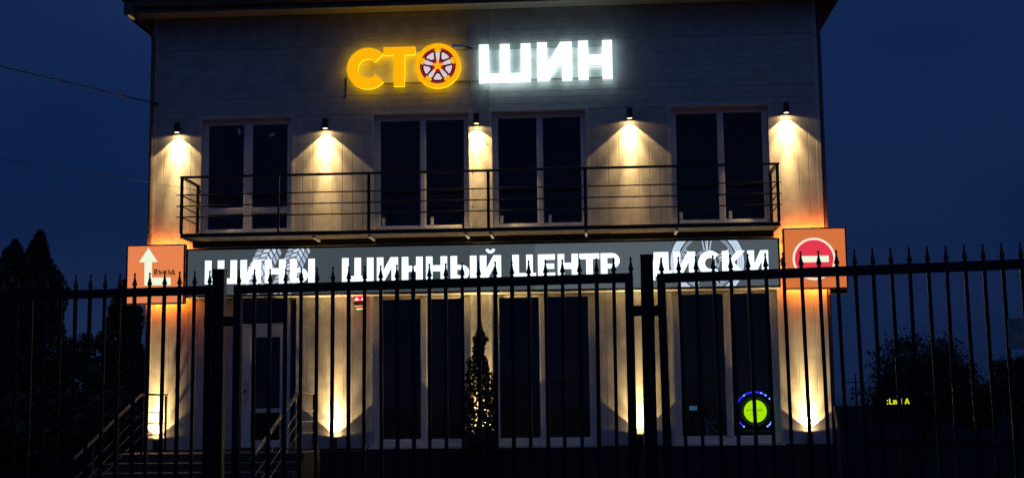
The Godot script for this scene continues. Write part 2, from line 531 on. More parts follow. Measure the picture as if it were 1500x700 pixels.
	door(b)
	eaves(b)
	balcony(b)
	# downpipes at both front corners
	st = mb()
	tube(st, [Vector3(-6.73, 9.44, 0.44), Vector3(-6.73, 9.24, 0.44), Vector3(-6.70, 9.18, 0.40), Vector3(-6.52, 8.98, 0.12), Vector3(-6.50, 8.88, 0.05), Vector3(-6.50, -0.1, 0.05)], 0.038, 0.038, 10)
	obj("downpipe", st, M.gutter, b)
	st = mb()
	tube(st, [Vector3(6.565, 9.2, -0.05), Vector3(6.565, 1.5, -0.05), Vector3(6.60, 1.3, 0.02), Vector3(6.62, 0.9, 0.07), Vector3(6.62, -0.1, 0.07)], 0.036, 0.036, 10)
	obj("downpipe", st, M.gutter, b)

func door(b: Node) -> void:
	var x0 := -4.76; var x1 := -3.58
	var st := mb()
	var zf := -0.115
	# fixed frame: outer jambs, head over the transom light, bar between transom light and leaf
	box(st, Vector3(x0 + 0.014, LO_Y0, zf - 0.07), Vector3(x0 + 0.075, LO_Y1 - 0.06, zf), 0.006)
	box(st, Vector3(-3.80, LO_Y0, zf - 0.07), Vector3(-3.735, LO_Y1 - 0.06, zf), 0.006)
	box(st, Vector3(x0 + 0.014, LO_Y1 - 0.06, zf - 0.07), Vector3(x1 - 0.014, LO_Y1 - 0.014, zf), 0.006)
	box(st, Vector3(x0 + 0.075, 3.16, zf - 0.07), Vector3(-3.80, 3.20, zf), 0.006)
	var d := obj("door", st, M.pvc, b)
	st = mb()
	for r in [[-4.68, 0.83, -4.50, 3.15], [-3.93, 0.83, -3.805, 3.15], [-4.50, 2.935, -3.93, 3.15], [-4.50, 0.83, -3.93, 0.97], [-4.50, 1.49, -3.93, 1.57]]:
		box(st, Vector3(r[0], r[1], zf - 0.05), Vector3(r[2], r[3], zf + 0.015), 0.006)
	obj("leaf", st, M.pvc, d)
	for r in [[-4.50, 1.57, -3.93, 2.935], [-4.50, 0.97, -3.93, 1.49], [x0 + 0.075, 3.20, -3.80, LO_Y1 - 0.06], [-3.735, LO_Y0 + 0.01, x1 - 0.014, LO_Y1 - 0.06]]:
		st = mb()
		box(st, Vector3(r[0] - 0.003, r[1] - 0.003, zf - 0.04), Vector3(r[2] + 0.003, r[3] + 0.003, zf - 0.035))
		obj("pane", st, M.glass, d)
	st = mb()
	tube(st, [Vector3(-4.60, 2.06, zf + 0.015), Vector3(-4.60, 2.06, zf + 0.06), Vector3(-4.56, 2.06, zf + 0.075), Vector3(-4.545, 2.03, zf + 0.075), Vector3(-4.545, 1.77, zf + 0.075), Vector3(-4.56, 1.74, zf + 0.075), Vector3(-4.60, 1.74, zf + 0.06), Vector3(-4.60, 1.74, zf + 0.015)], 0.014)
	obj("handle", st, M.pale_steel, d)
	st = mb()
	box(st, Vector3(-4.625, 1.86, zf + 0.015), Vector3(-4.59, 1.95, zf + 0.022), 0.002)
	obj("lock_plate", st, M.black, d)
	reveal(x0, x1, LO_Y0, LO_Y1, d)

func eaves(b: Node) -> void:
	var o := 0.45
	var st := mb()
	var e := 6.5 + o
	var zr := -9.0 - o
	# hipped roof with a low pitch
	var y0 := 9.56
	var ry := 12.0
	var A := Vector3(-e - 0.06, y0, o + 0.06); var B := Vector3(e + 0.06, y0, o + 0.06); var C := Vector3(e + 0.06, y0, zr - 0.06); var D := Vector3(-e - 0.06, y0, zr - 0.06)
	var R0 := Vector3(-2.0, ry, -4.5); var R1 := Vector3(2.0, ry, -4.5)
	flat(st, A, B, R1, R0, Vector3(0, 1, 1))
	flat(st, C, D, R0, R1, Vector3(0, 1, -1))
	tri(st, B, C, R1, Vector3(0.5, 0.85, 0).normalized())
	tri(st, D, A, R0, Vector3(-0.5, 0.85, 0).normalized())
	flat(st, A, B, C, D, Vector3.DOWN)
	for s in [[A, B], [B, C], [C, D], [D, A]]:
		bar(st, s[0] + Vector3(0, 0.02, 0), s[1] + Vector3(0, 0.02, 0), 0.05, 0.05, 0.01)
	obj("roof", st, M.roof, b)
	# ribbed and pierced soffit strips under the overhang
	st = mb()
	var n := 129
	for i in n:
		var x0 := lerpf(-e, e, float(i) / n); var x1 := lerpf(-e, e, float(i + 1) / n)
		box(st, Vector3(x0 + 0.006, EAVE + 0.001, 0.004), Vector3(x1 - 0.006, EAVE + 0.012, o), 0.003)
	box(st, Vector3(-e, EAVE + 0.006, 0.001), Vector3(e, EAVE + 0.02, o))
	var sof := obj("soffit", st, M.soffit, b)
	sof.set_meta("kind", "stuff")
	for s in [-1.0, 1.0]:
		st = mb()
		box(st, Vector3(minf(s * 6.53, s * e), EAVE + 0.002, zr), Vector3(maxf(s * 6.53, s * e), EAVE + 0.014, -0.002))
		obj("side_soffit", st, M.gutter, b)
	st = mb()
	box(st, Vector3(-e, EAVE - 0.012, o), Vector3(e, 9.54, o + 0.022), 0.003)
	for s in [-1.0, 1.0]: box(st, Vector3(minf(s * e, s * (e + 0.022)), EAVE - 0.012, zr), Vector3(maxf(s * e, s * (e + 0.022)), 9.54, o - 0.001), 0.003)
	obj("fascia_board", st, M.gutter, b)
	# gutter: a moulded trough hung on the fascia board
	st = mb()
	var prof := PackedVector2Array([Vector2(0, 0), Vector2(0.075, 0), Vector2(0.10, 0.03), Vector2(0.105, 0.07), Vector2(0.125, 0.1), Vector2(0.125, 0.12), Vector2(0.112, 0.12), Vector2(0.095, 0.1), Vector2(0.09, 0.04), Vector2(0.07, 0.012), Vector2(0.012, 0.012), Vector2(0.012, 0.12), Vector2(0, 0.12)])
	plate(st, prof, -6.72, 6.72, Transform3D(Basis(Vector3(0, 0, 1), Vector3(0, 1, 0), Vector3(1, 0, 0)), Vector3(0, 9.38, o + 0.024)))
	for s in [-1.0, 1.0]: plate(st, PackedVector2Array([Vector2(0, 0), Vector2(0.075, 0), Vector2(0.10, 0.03), Vector2(0.105, 0.07), Vector2(0.125, 0.12), Vector2(0, 0.12)]), minf(s * 6.722, s * 6.73), maxf(s * 6.722, s * 6.73), Transform3D(Basis(Vector3(0, 0, 1), Vector3(0, 1, 0), Vector3(1, 0, 0)), Vector3(0, 9.38, o + 0.024)))
	obj("gutter", st, M.gutter, b)

func balcony(b: Node) -> void:
	var x0 := -5.54; var x1 := 5.53; var zf := 1.1
	var st := mb()
	bar(st, Vector3(x0, 4.785, zf), Vector3(x1, 4.785, zf), 0.05, 0.08, 0.004)
	bar(st, Vector3(x0, 4.785, 0.01), Vector3(x0, 4.785, zf - 0.026), 0.05, 0.08, 0.004)
	bar(st, Vector3(x1, 4.785, 0.01), Vector3(x1, 4.785, zf - 0.026), 0.05, 0.08, 0.004)
	box(st, Vector3(x0 + 0.026, 4.632, 0.38), Vector3(x1 - 0.026, 4.748, 0.46), 0.004)
	var o := obj("balcony", st, M.black, b)
	for k in 7:
		st = mb()
		var z := 0.03 + k * 0.149
		box(st, Vector3(x0 + 0.03, 4.752, z), Vector3(x1 - 0.03, 4.785, z + 0.141), 0.004)
		obj("deck_board", st, M.deck, o)
	for x in [-3.05, -2.0, -0.2, 0.26, 2.02, 3.68]:
		st = mb()
		box(st, Vector3(x - 0.022, 4.70, 0.47), Vector3(x + 0.022, 4.749, zf - 0.05), 0.003)
		obj("joist", st, M.pale_steel, o)
	var posts := []
	for x in [x0, -3.70, -2.0, -0.24, 0.23, 2.02, 3.71, x1]: posts.append([x, zf])
	for x in [x0, x1]: posts.append([x, 0.07])
	for p in posts:
		st = mb()
		var w := 0.055 if absf(p[0]) > 5 or p[0] in [-2.0, 0.23, 2.02] else 0.035
		box(st, Vector3(p[0] - w / 2, 4.826, p[1] - 0.02), Vector3(p[0] + w / 2, 5.868, p[1] + 0.02), 0.004)
		obj("post", st, M.black, o)
	st = mb()
	box(st, Vector3(x0 - 0.04, 5.87, zf - 0.035), Vector3(x1 + 0.04, 5.91, zf + 0.035), 0.006)
	for x in [x0, x1]: box(st, Vector3(x - 0.035, 5.87, 0.012), Vector3(x + 0.035, 5.909, zf - 0.036), 0.006)
	obj("handrail", st, M.black, o)
	for y in [5.135, 5.34, 5.55]:
		st = mb()
		tube(st, [Vector3(x0 - 0.09, y, zf + 0.03), Vector3(x1 + 0.06, y, zf + 0.03)], 0.013)
		obj("rail", st, M.black, o)
		for x in [x0, x1]:
			st = mb()
			tube(st, [Vector3(x, y, 0.012), Vector3(x, y, zf + 0.016)], 0.013)
			obj("rail", st, M.black, o)

# ------------------------------------------------------------------ lamps on the wall
func wall_lamp(x: float, y: float, up: bool, label: String) -> void:
	var s := 1.0 if up else -1.0
	var t := thing("wall_lamp", label, "wall lamp", Vector3(x, y, 0), "cylinder wall lamps on the facade")
	var zc := 0.115
	var h := 0.2
	var r := 0.056
	var st := mb()
	# an open can: y = 0 is the mouth, the body lies behind it
	var prof := [Vector2(0.0, -h), Vector2(r, -h), Vector2(r, 0.0), Vector2(r - 0.005, 0.0), Vector2(r - 0.005, -0.016), Vector2(0, -0.016)]
	var xf := Transform3D(Basis(Vector3.RIGHT, Vector3.UP * s, Vector3.BACK * s), Vector3(0, 0, zc))
	lathe(st, prof, 20, xf)
	obj("can", st, M.lamp_body, t)
	st = mb()
	box(st, Vector3(-0.03, -s * h * 0.5 - 0.045, 0.002), Vector3(0.03, -s * h * 0.5 + 0.045, zc - r + 0.006), 0.004)
	obj("mount", st, M.lamp_body, t)
	st = mb()
	lathe(st, [Vector2(0, -0.002), Vector2(r - 0.012, -0.003), Vector2(r - 0.007, -0.009), Vector2(r - 0.007, -0.015), Vector2(0, -0.015)], 20, xf)
	obj("lamp_lens", st, M.lit_lamp, t)
	var strong := rng.randf_range(0.88, 1.12)
	var aim := Vector2(rng.randf_range(-0.02, 0.02), rng.randf_range(-0.04, 0.04))
	for spec in LOBES:
		var l := SpotLight3D.new()
		l.name = numbered("lamp_beam", t)
		l.light_color = Color(1.0, 0.825, 0.54)
		l.light_energy = spec[1] * strong
		l.spot_angle = spec[0]
		l.spot_angle_attenuation = spec[2]
		l.spot_range = 8.0
		l.spot_attenuation = 2.0
		l.light_size = 0.02
		l.shadow_enabled = true
		t.add_child(l, true)
		l.position = Vector3(0, s * 0.004, zc)
		l.rotation = Vector3(PI / 2 * s + aim.x, 0, aim.y)

const LOBES := [[84.0, 0.13, 0.15], [50.0, 2.2, 0.1], [34.0, 9.5, 1.0], [13.0, 18.0, 1.0]]

func area_light(called: String, at: Vector3, size: Vector2, towards: Vector3, c: Color, energy: float, parent: Node) -> void:
	var l := AreaLight3D.new()
	l.name = numbered(called, parent)
	l.area_size = size
	l.light_color = c
	l.light_energy = energy
	l.shadow_enabled = true
	parent.add_child(l, true)
	l.position = at
	var up := Vector3.UP if absf(towards.y) < 0.9 else Vector3.BACK
	l.basis = Basis.looking_at(towards, up)

# ------------------------------------------------------------------ signs
func letter_sign() -> void:
	var t := thing("letter_sign", "glowing yellow and white channel letters with wheel emblem above the upper windows", "sign")
	var st := mb()
	box(st, Vector3(-2.10, 7.85, 0.012), Vector3(2.56, 8.46, 0.07), 0.004)
	obj("backing_tray", st, M.panel, t)
	var z0 := 0.125
	var z1 := 0.195
	var s := 0.197
	# С and Т in yellow
	letter("С", Vector2(-2.575, 7.725), 0.80, 0.79, 0.205, 0.2, z0, z1, M.lit_yellow, t, M.halo_yellow)
	letter("Т", Vector2(-1.872, 7.745), 0.62, 0.785, 0.21, 0.16, z0, z1, M.lit_yellow, t, M.halo_yellow)
	letter("Ш", Vector2(0.0, 7.755), 1.003, 0.772, 0.19, 0.19, z0, z1, M.lit_white, t, M.halo_white)
	letter("И", Vector2(1.13, 7.765), 0.672, 0.772, 0.192, 0.19, z0, z1, M.lit_white, t, M.halo_white)
	letter("Н", Vector2(1.925, 7.775), 0.655, 0.772, 0.192, 0.19, z0, z1, M.lit_white, t, M.halo_white)
	# the О is a road wheel
	var c := Vector2(-0.805, 8.135)
	st = mb()
	for p in arc(c, 0.352, 0.445, 0, 360, 48): plate(st, p, z1 - 0.012, z1)
	var e := obj("wheel_emblem", st, M.lit_yellow, t)
	st = mb()
	plate(st, disc(c, 0.445, 48), z0, z1 - 0.0285)
	for p in arc(c, 0.352, 0.445, 0, 360, 48): plate(st, p, z1 - 0.028, z1 - 0.0125)
	obj("letter_return", st, M.halo_yellow, e)
	st = mb()
	plate(st, disc(c, 0.351, 48), z1 - 0.027, z1 - 0.012)
	obj("emblem_disc", st, M.lit_red_film, e)
	st = mb()
	for p in arc(c, 0.335, 0.351, 0, 360, 48): plate(st, p, z1 - 0.011, z1 - 0.008)
	for k in 5:
		for q in [[126 + 72 * k, 0.125, 0.302, 0.045, 0.118], [90 + 72 * k, 0.10, 0.28, 0.04, 0.062]]:
			plate(st, petal(c, q[0], q[1], q[2], q[3], q[4]), z1 - 0.011, z1 - 0.008)
	obj("emblem_outline", st, M.lit_black_film, e)
	for k in 5:
		st = mb()
		plate(st, petal(c, 126 + 72 * k, 0.155, 0.275, 0.03, 0.088), z1 - 0.0075, z1 - 0.005)
		obj("emblem_opening", st, M.lit_silver_film, e)
		st = mb()
		plate(st, petal(c, 90 + 72 * k, 0.09, 0.27, 0.022, 0.046), z1 - 0.0075, z1 - 0.005)
		obj("emblem_spoke", st, M.lit_silver_film, e)
		st = mb()
		plate(st, petal(c, 90 + 72 * k, 0.277, 0.343, 0.058, 0.062), z1 - 0.0075, z1 - 0.004)
		obj("spoke_tip", st, M.lit_yellow, e)
	st = mb()
	var star := PackedVector2Array()
	for k in 10:
		var a := deg_to_rad(90.0 + 36.0 * k)
		star.append(c + Vector2(cos(a), sin(a)) * (0.15 if k % 2 == 0 else 0.055))
	plate(st, star, z1 - 0.0045, z1 - 0.002)
	obj("emblem_star", st, M.lit_yellow, e)
	for w in [[-1.45, 1.9, Color(1.0, 0.78, 0.08), 0.2], [1.29, 2.5, Color(0.84, 1.0, 1.0), 0.2]]:
		area_light("letter_light", Vector3(w[0], 8.14, 0.118), Vector2(w[1], 0.7), Vector3.FORWARD, w[2], w[3], t)

func petal(c: Vector2, deg: float, r0: float, r1: float, w0: float, w1: float) -> PackedVector2Array:
	var a := deg_to_rad(deg)
	var u := Vector2(cos(a), sin(a))
	var v := Vector2(-u.y, u.x)
	var k := (r1 - r0) * 0.14
	return PackedVector2Array([c + u * r0 - v * w0 * 0.7, c + u * (r0 + k) - v * (w0 + 0.006), c + u * (r1 - k) - v * w1, c + u * r1 - v * w1 * 0.72, c + u * (r1 + k * 0.3), c + u * r1 + v * w1 * 0.72, c + u * (r1 - k) + v * w1, c + u * (r0 + k) + v * (w0 + 0.006), c + u * r0 + v * w0 * 0.7])

func fascia_sign() -> void:
	var t := thing("fascia_light_box", "long grey light box with white shop lettering and tyre pictures under the balcony", "sign")
	var x0 := -5.66; var x1 := 5.62; var y0 := 3.70; var y1 := 4.625
	var zf := 0.36
	var st := mb()
	box(st, Vector3(x0, y0, 0.02), Vector3(x1, y0 + 0.03, zf + 0.012), 0.003)
	box(st, Vector3(x0, y1 - 0.03, 0.02), Vector3(x1, y1, zf + 0.012), 0.003)
	box(st, Vector3(x0, y0 + 0.031, 0.02), Vector3(x0 + 0.03, y1 - 0.031, zf + 0.012), 0.003)
	box(st, Vector3(x1 - 0.03, y0 + 0.031, 0.02), Vector3(x1, y1 - 0.031, zf + 0.012), 0.003)
	box(st, Vector3(x0 + 0.031, y0 + 0.031, 0.02), Vector3(x1 - 0.031, y1 - 0.031, 0.04))
	obj("casing", st, M.black, t)
	st = mb()
	box(st, Vector3(x0 + 0.004, y0 - 0.014, 0.012), Vector3(x1 - 0.004, y0 - 0.001, zf - 0.01), 0.002)
	obj("underside", st, M.trim, t)
	var xs := [x0 + 0.031, -2.91, -0.17, 1.03, 3.62, x1 - 0.031]
	var tone := [0.72, 0.7, 0.82, 1.12, 0.98]
	for i in 5:
		st = mb()
		box(st, Vector3(xs[i] + 0.0015, y0 + 0.0315, zf - 0.006), Vector3(xs[i + 1] - 0.0015, y1 - 0.0315, zf))
		obj("face_panel", st, glow(lin(0.078, 0.098, 0.115), tone[i]), t)
	# white letters
	var h := 0.452
	var yb := 3.94
	for l in [["Ш", -5.29, 0.62], ["И", -4.60, 0.397], ["Н", -4.125, 0.396], ["Ы", -3.637, 0.474], ["Ш", -2.637, 0.603], ["И", -1.968, 0.405], ["Н", -1.491, 0.398], ["Н", -1.029, 0.403], ["Ы", -0.56, 0.493], ["Й", -0.002, 0.401], ["Ц", 0.614, 0.444], ["Е", 1.097, 0.322], ["Н", 1.47, 0.386], ["Т", 1.882, 0.372], ["Р", 2.279, 0.358], ["Д", 3.19, 0.42], ["И", 3.646, 0.403], ["С", 4.11, 0.42], ["К", 4.545, 0.43], ["И", 5.017, 0.385]]:
		letter(l[0], Vector2(l[1], yb), l[2], h, 0.124, 0.105, zf + 0.001, zf + 0.012, M.lit_white, t)
	var lid := rect(x0 + 0.035, y0 + 0.035, x1 - 0.035, y1 - 0.035)
	# printed tyre tread: two bands of slanting blocks
	st = mb()
	var sd := mb()
	for band in [[Vector2(-4.50, 3.70), Vector2(-3.98, 4.66), 0.46], [Vector2(-3.86, 3.70), Vector2(-3.42, 4.66), 0.42]]:
		var d: Vector2 = (band[1] - band[0]).normalized()
		var q := Vector2(d.y, -d.x)
		var n := 11
		var step: float = (band[1] - band[0]).length() / n
		for i in n:
			for col in 4:
				var a: float = (col - 2) * band[2] / 4.0 + 0.008
				var e: float = a + band[2] / 4.0 - 0.016
				var k := 0.07 * (1.0 if col < 2 else -1.0)
				var p: Vector2 = band[0] + d * (i * step + 0.02 * (col % 2))
				var g := step * rng.randf_range(0.6, 0.8)
				var poly := PackedVector2Array([p + q * a - d * k * 0.5, p + q * e + d * k * 0.5, p + q * e + d * (k * 0.5 + g), p + q * a + d * (g - k * 0.5)])
				for c in Geometry2D.intersect_polygons(poly, lid): plate(st if col % 3 else sd, c, zf + 0.0002, zf + 0.0008, Transform3D(), false)
	var tp := obj("tread_print", st, M.lit_print, t)
	tp.set_meta("kind", "stuff")
	tp = obj("tread_print", sd, M.lit_print_dim, t)
	tp.set_meta("kind", "stuff")
	# printed alloy wheel
	var c := Vector2(4.27, 4.19)
	var rings := [["wheel_print", M.lit_print, [[0.555, 0.685], [0.505, 0.515], [0.475, 0.485], [0.15, 0.165], [0.225, 0.232]]], ["wheel_print", M.lit_print_line, [[0.47, 0.474], [0.50, 0.504], [0.53, 0.536], [0.595, 0.60], [0.635, 0.639]]]]
	for k in 2:
		st = mb()
		for r in rings[k][2]:
			for p in arc(c, r[0], r[1], 0, 360, 60):
				for i in Geometry2D.intersect_polygons(p, lid): plate(st, i, zf + 0.0002 + 0.0004 * k, zf + 0.0004 + 0.0004 * k, Transform3D(), false)
		if k == 0:
			for j in 10:
				var a := deg_to_rad(83.0 + 14.0 * (j % 2) + 72.0 * (j / 2))
				var u := Vector2(cos(a), sin(a))
				var v := Vector2(-u.y, u.x)
				for w in [-0.022, 0.022]:
					for i in Geometry2D.intersect_polygons(PackedVector2Array([c + u * 0.235 + v * (w - 0.008), c + u * 0.47 + v * (w * 1.7 - 0.009), c + u * 0.47 + v * (w * 1.7 + 0.009), c + u * 0.235 + v * (w + 0.008)]), lid): plate(st, i, zf + 0.0002, zf + 0.0004, Transform3D(), false)
			for j in 5:
				var a := deg_to_rad(54.0 + 72.0 * j)
				for p in arc(c + Vector2(cos(a), sin(a)) * 0.19, 0.018, 0.03, 0, 360, 12): plate(st, p, zf + 0.0002, zf + 0.0004, Transform3D(), false)
		obj("wheel_print", st, rings[k][1], t)
	area_light("box_light", Vector3(0, 4.16, zf + 0.02), Vector2(11.2, 0.9), Vector3.BACK, Color(0.9, 0.97, 1.0), 0.12, t)

func side_sign(called: String, label: String, x0: float, x1: float, y0: float, y1: float, face: Material) -> Node3D:
	var t := thing(called, label, "sign")
	var zb := 0.21
	var zf := 0.35
	var st := mb()
	var w := 0.026
	box(st, Vector3(x0, y0, zb), Vector3(x1, y0 + w, zf + 0.01), 0.003)
	box(st, Vector3(x0, y1 - w, zb), Vector3(x1, y1, zf + 0.01), 0.003)
	box(st, Vector3(x0, y0 + w + 0.001, zb), Vector3(x0 + w, y1 - w - 0.001, zf + 0.01), 0.003)
	box(st, Vector3(x1 - w, y0 + w + 0.001, zb), Vector3(x1, y1 - w - 0.001, zf + 0.01), 0.003)
	obj("casing", st, M.black, t)
	st = mb()
	box(st, Vector3(x0 + w + 0.001, y0 + w + 0.001, zf - 0.008), Vector3(x1 - w - 0.001, y1 - w - 0.001, zf))
	obj("face_panel", st, face, t)
	st = mb()
	box(st, Vector3(x0 + w + 0.001, y0 + w + 0.001, zb + 0.006), Vector3(x1 - w - 0.001, y1 - w - 0.001, zb + 0.014))
	obj("rear_panel", st, M.lit_orange, t)
	st = mb()
	box(st, Vector3(maxf(x0, -6.5), (y0 + y1) / 2 - 0.05, 0.009), Vector3(minf(x1, 6.5), (y0 + y1) / 2 + 0.05, zb + 0.003), 0.003)
	obj("mounting_rail", st, M.black, t)
	st = mb()
	for y in [y0 + 0.2, y1 - 0.2]:
		for x in [maxf(x0, -6.3) + 0.05, minf(x1, 6.3) - 0.05]:
			box(st, Vector3(x - 0.02, y - 0.02, 0.008), Vector3(x + 0.02, y + 0.02, zb + 0.004))
	obj("bracket", st, M.black, t)
	for y in [lerpf(y0, y1, 0.24), lerpf(y0, y1, 0.76)]:
		area_light("box_light", Vector3((x0 + x1) / 2, y, zb - 0.01), Vector2(x1 - x0 - 0.1, (y1 - y0) * 0.4), Vector3.FORWARD, Color(1.0, 0.47, 0.12), 4.6, t)
	return t

func side_signs() -> void:
	var t := side_sign("entry_sign", "square orange light box with white turning arrow at the left corner", -6.835, -5.69, 3.575, 4.725, M.lit_orange)
	var st := mb()
	plate(st, PackedVector2Array([Vector2(-6.475, 3.94), Vector2(-5.96, 3.94), Vector2(-5.963, 4.085), Vector2(-6.33, 4.09), Vector2(-6.335, 4.388), Vector2(-6.221, 4.388), Vector2(-6.41, 4.665), Vector2(-6.589, 4.388), Vector2(-6.48, 4.388)]), 0.351, 0.354)
	obj("arrow", st, M.lit_cream, t)
	var w := put("lettering", words("Въезд", 0.1, 0.004, true), M.ink, t, Vector3(-6.30, 4.115, 0.356))
	w.scale = Vector3(0.98, 1, 1)
	t = side_sign("no_entry_sign", "square orange light box with red no-entry disc at the right corner", 5.69, 6.858, 3.65, 4.80, M.lit_orange_dull)
	var c := Vector2(6.25, 4.213)
	st = mb()
	plate(st, disc(c, 0.397, 56), 0.351, 0.353)
	obj("disc_rim", st, M.lit_signwhite, t)
	st = mb()
	plate(st, disc(c, 0.355, 56), 0.3535, 0.356)
	obj("disc", st, M.lit_signred, t)
	st = mb()
	plate(st, rect(5.995, 4.15, 6.52, 4.27), 0.3565, 0.359)
	obj("bar", st, M.lit_cream, t)
	st = mb()
	box(st, Vector3(6.53, 3.56, 0.02), Vector3(6.84, 3.645, 0.3), 0.004)
	obj("support_arm", st, M.black, t)

# ------------------------------------------------------------------ small things on the wall
func wall_things() -> void:
	var t := thing("alarm_siren", "small alarm siren with two red lights under the light box", "alarm siren", Vector3(-2.345, 3.435, 0))
	var st := mb()
	box(st, Vector3(-0.12, 0.06, 0.002), Vector3(0.12, 0.16, 0.07), 0.012)
	obj("body", st, M.black, t)
	st = mb()
	box(st, Vector3(-0.13, 0.161, 0.002), Vector3(0.13, 0.25, 0.08), 0.02)
	obj("lens", st, M.lit_siren, t)
	for x in [-0.06, 0.06]:
		st = mb()
		lathe(st, [Vector2(0, -0.006), Vector2(0.032, -0.004), Vector2(0.03, 0.008), Vector2(0, 0.012)], 12, Transform3D(Basis(Vector3.RIGHT, PI / 2), Vector3(x, 0.195, 0.081)))
		obj("bulb", st, M.lit_siren_bulb, t)
	st = mb()
	box(st, Vector3(-0.08, 0.0, 0.002), Vector3(0.08, 0.058, 0.06), 0.014)
	obj("horn", st, M.siren_base, t)
	var l := OmniLight3D.new()
	l.name = "siren_light"
	l.light_color = Color(1, 0.05, 0.08)
	l.light_energy = 0.05
	l.omni_range = 3.0
	l.omni_attenuation = 2.0
	l.light_size = 0.03
	l.shadow_enabled = true
	t.add_child(l, true)
	l.position = Vector3(0, 0.2, 0.14)
	t = thing("surveillance_camera", "small tube camera on a wall conduit between wheel emblem and white letters", "camera", Vector3(-0.31, 8.54, 0))
	st = mb()
	tube(st, [Vector3(-0.22, -0.03, 0.23), Vector3(0.02, -0.02, 0.12)], 0.042, 0.042, 14)
	obj("camera_body", st, M.pvc, t)
	st = mb()
	tube(st, [Vector3(0.02, -0.02, 0.12), Vector3(0.13, -0.03, 0.06), Vector3(0.16, -0.03, 0.005)], 0.014)
	obj("arm", st, M.black, t)
	st = mb()
	box(st, Vector3(0.055, 0.02, 0.004), Vector3(0.095, 0.35, 0.035), 0.004)
	obj("conduit", st, M.core, t)
	var cable := mb()
	tube(cable, [Vector3(-2.635, 8.0, 0.014), Vector3(-2.64, 7.7, 0.014), Vector3(-2.66, 7.585, 0.02)], 0.013)
	tag(obj("power_cable", cable, M.cable, self), "short dark cable hanging on the wall below the yellow letters", "cable")
	for w in [[Vector3(-6.40, 7.57, 0.0), Vector3(-8.264, 7.629, 3.0), 5.0, 0.012, "upper overhead cable running from the facade corner to the left", 0.12], [Vector3(-5.60, 5.828, 0.012), Vector3(-8.205, 5.959, 3.0), 5.0, 0.0045, "thin lower overhead cable crossing the left pier", 0.03]]:
		t = thing("overhead_cable", w[4], "cable")
		st = mb()
		var pts := []
		for i in 25:
			var f: float = w[2] * i / 24.0
			var p: Vector3 = w[0] + (w[1] - w[0]) * f
			pts.append(p - Vector3(0, w[5] * f * (1.0 - f) * 0.25, 0))
		tube(st, pts, w[3], w[3], 6)
		obj("wire", st, M.cable, t)
		st = mb()
		tube(st, [w[0] - Vector3(0, 0, 0.001), w[0] + Vector3(-0.04, 0, 0.09)], 0.025 if w[3] > 0.01 else 0.008)
		obj("anchor", st, M.cable, t)

# ------------------------------------------------------------------ stairs
func stairs() -> void:
	var t := thing("entrance_stairs", "broad concrete entrance steps with landing in front of the white door", "stairs")
	var x0 := -6.6; var x1 := -3.1
	var st := mb()
	box(st, Vector3(x0, -0.25, 0.035), Vector3(x1, LO_Y0 - 0.025, 1.5), 0.008)
	obj("landing", st, M.concrete, t)
	for k in 6:
		st = mb()
		var y := LO_Y0 - 0.025 - 0.15 * (k + 1)
		box(st, Vector3(x0, -0.25, 1.503 + 0.45 * k), Vector3(x1, y, 1.95 + 0.45 * k), 0.008)
		obj("step", st, M.concrete, t)
	for side in [[-6.09, "left stair railing of dark posts and thin rails beside the corner lamp"], [-3.22, "right stair railing with pale flat handrail beside the white door"]]:
		var x: float = side[0]
		var r := thing("stair_railing", side[1], "railing")
		var top := 1.85
		var A := Vector3(x, top, 0.05); var B := Vector3(x, top, 1.45); var C := Vector3(x, top - 1.08, 4.75)
		st = mb()
		bar(st, A, B, 0.06, 0.035, 0.006)
		bar(st, B + Vector3(0, 0, 0.002), C, 0.06, 0.035, 0.006)
		obj("handrail", st, M.handrail, r)
		for dy in [0.33, 0.53, 0.74]:
			st = mb()
			tube(st, [A - Vector3(0, dy, 0), B - Vector3(0, dy, 0), C - Vector3(0, dy, 0)], 0.011)
			obj("rail", st, M.handrail, r)
		for z in [0.1, 1.45, 2.7, 3.85, 4.7]:
			st = mb()
			var f := clampf((z - 1.45) / 3.3, 0, 1)
			var foot := LO_Y0 - 0.025
			if z > 1.5: foot = LO_Y0 - 0.025 - 0.15 * (1 + floorf((z - 1.503) / 0.45))
			if z > 4.2: foot = -0.25
			box(st, Vector3(x - 0.02, foot, z - 0.02), Vector3(x + 0.02, top - 1.08 * f - 0.02, z + 0.02), 0.004)
			obj("post", st, M.black if z < 2 else M.handrail, r)

# ------------------------------------------------------------------ the fence in front
func picket_meshes() -> Array:
	var st := mb()
	box(st, Vector3(-0.011, -2.3, -0.011), Vector3(0.011, 0.031, 0.011), 0.002)
	var body := st.commit()
	st = mb()
	lathe(st, [Vector2(0.011, 0.031), Vector2(0.013, 0.034), Vector2(0.009, 0.04), Vector2(0.0095, 0.044), Vector2(0.0165, 0.05), Vector2(0.0175, 0.056), Vector2(0.012, 0.072), Vector2(0.0065, 0.098), Vector2(0.005, 0.112), Vector2(0.0052, 0.118), Vector2(0.0075, 0.122), Vector2(0.0072, 0.128), Vector2(0.003, 0.134), Vector2(0, 0.135)], 10)
	return [body, st.commit()]

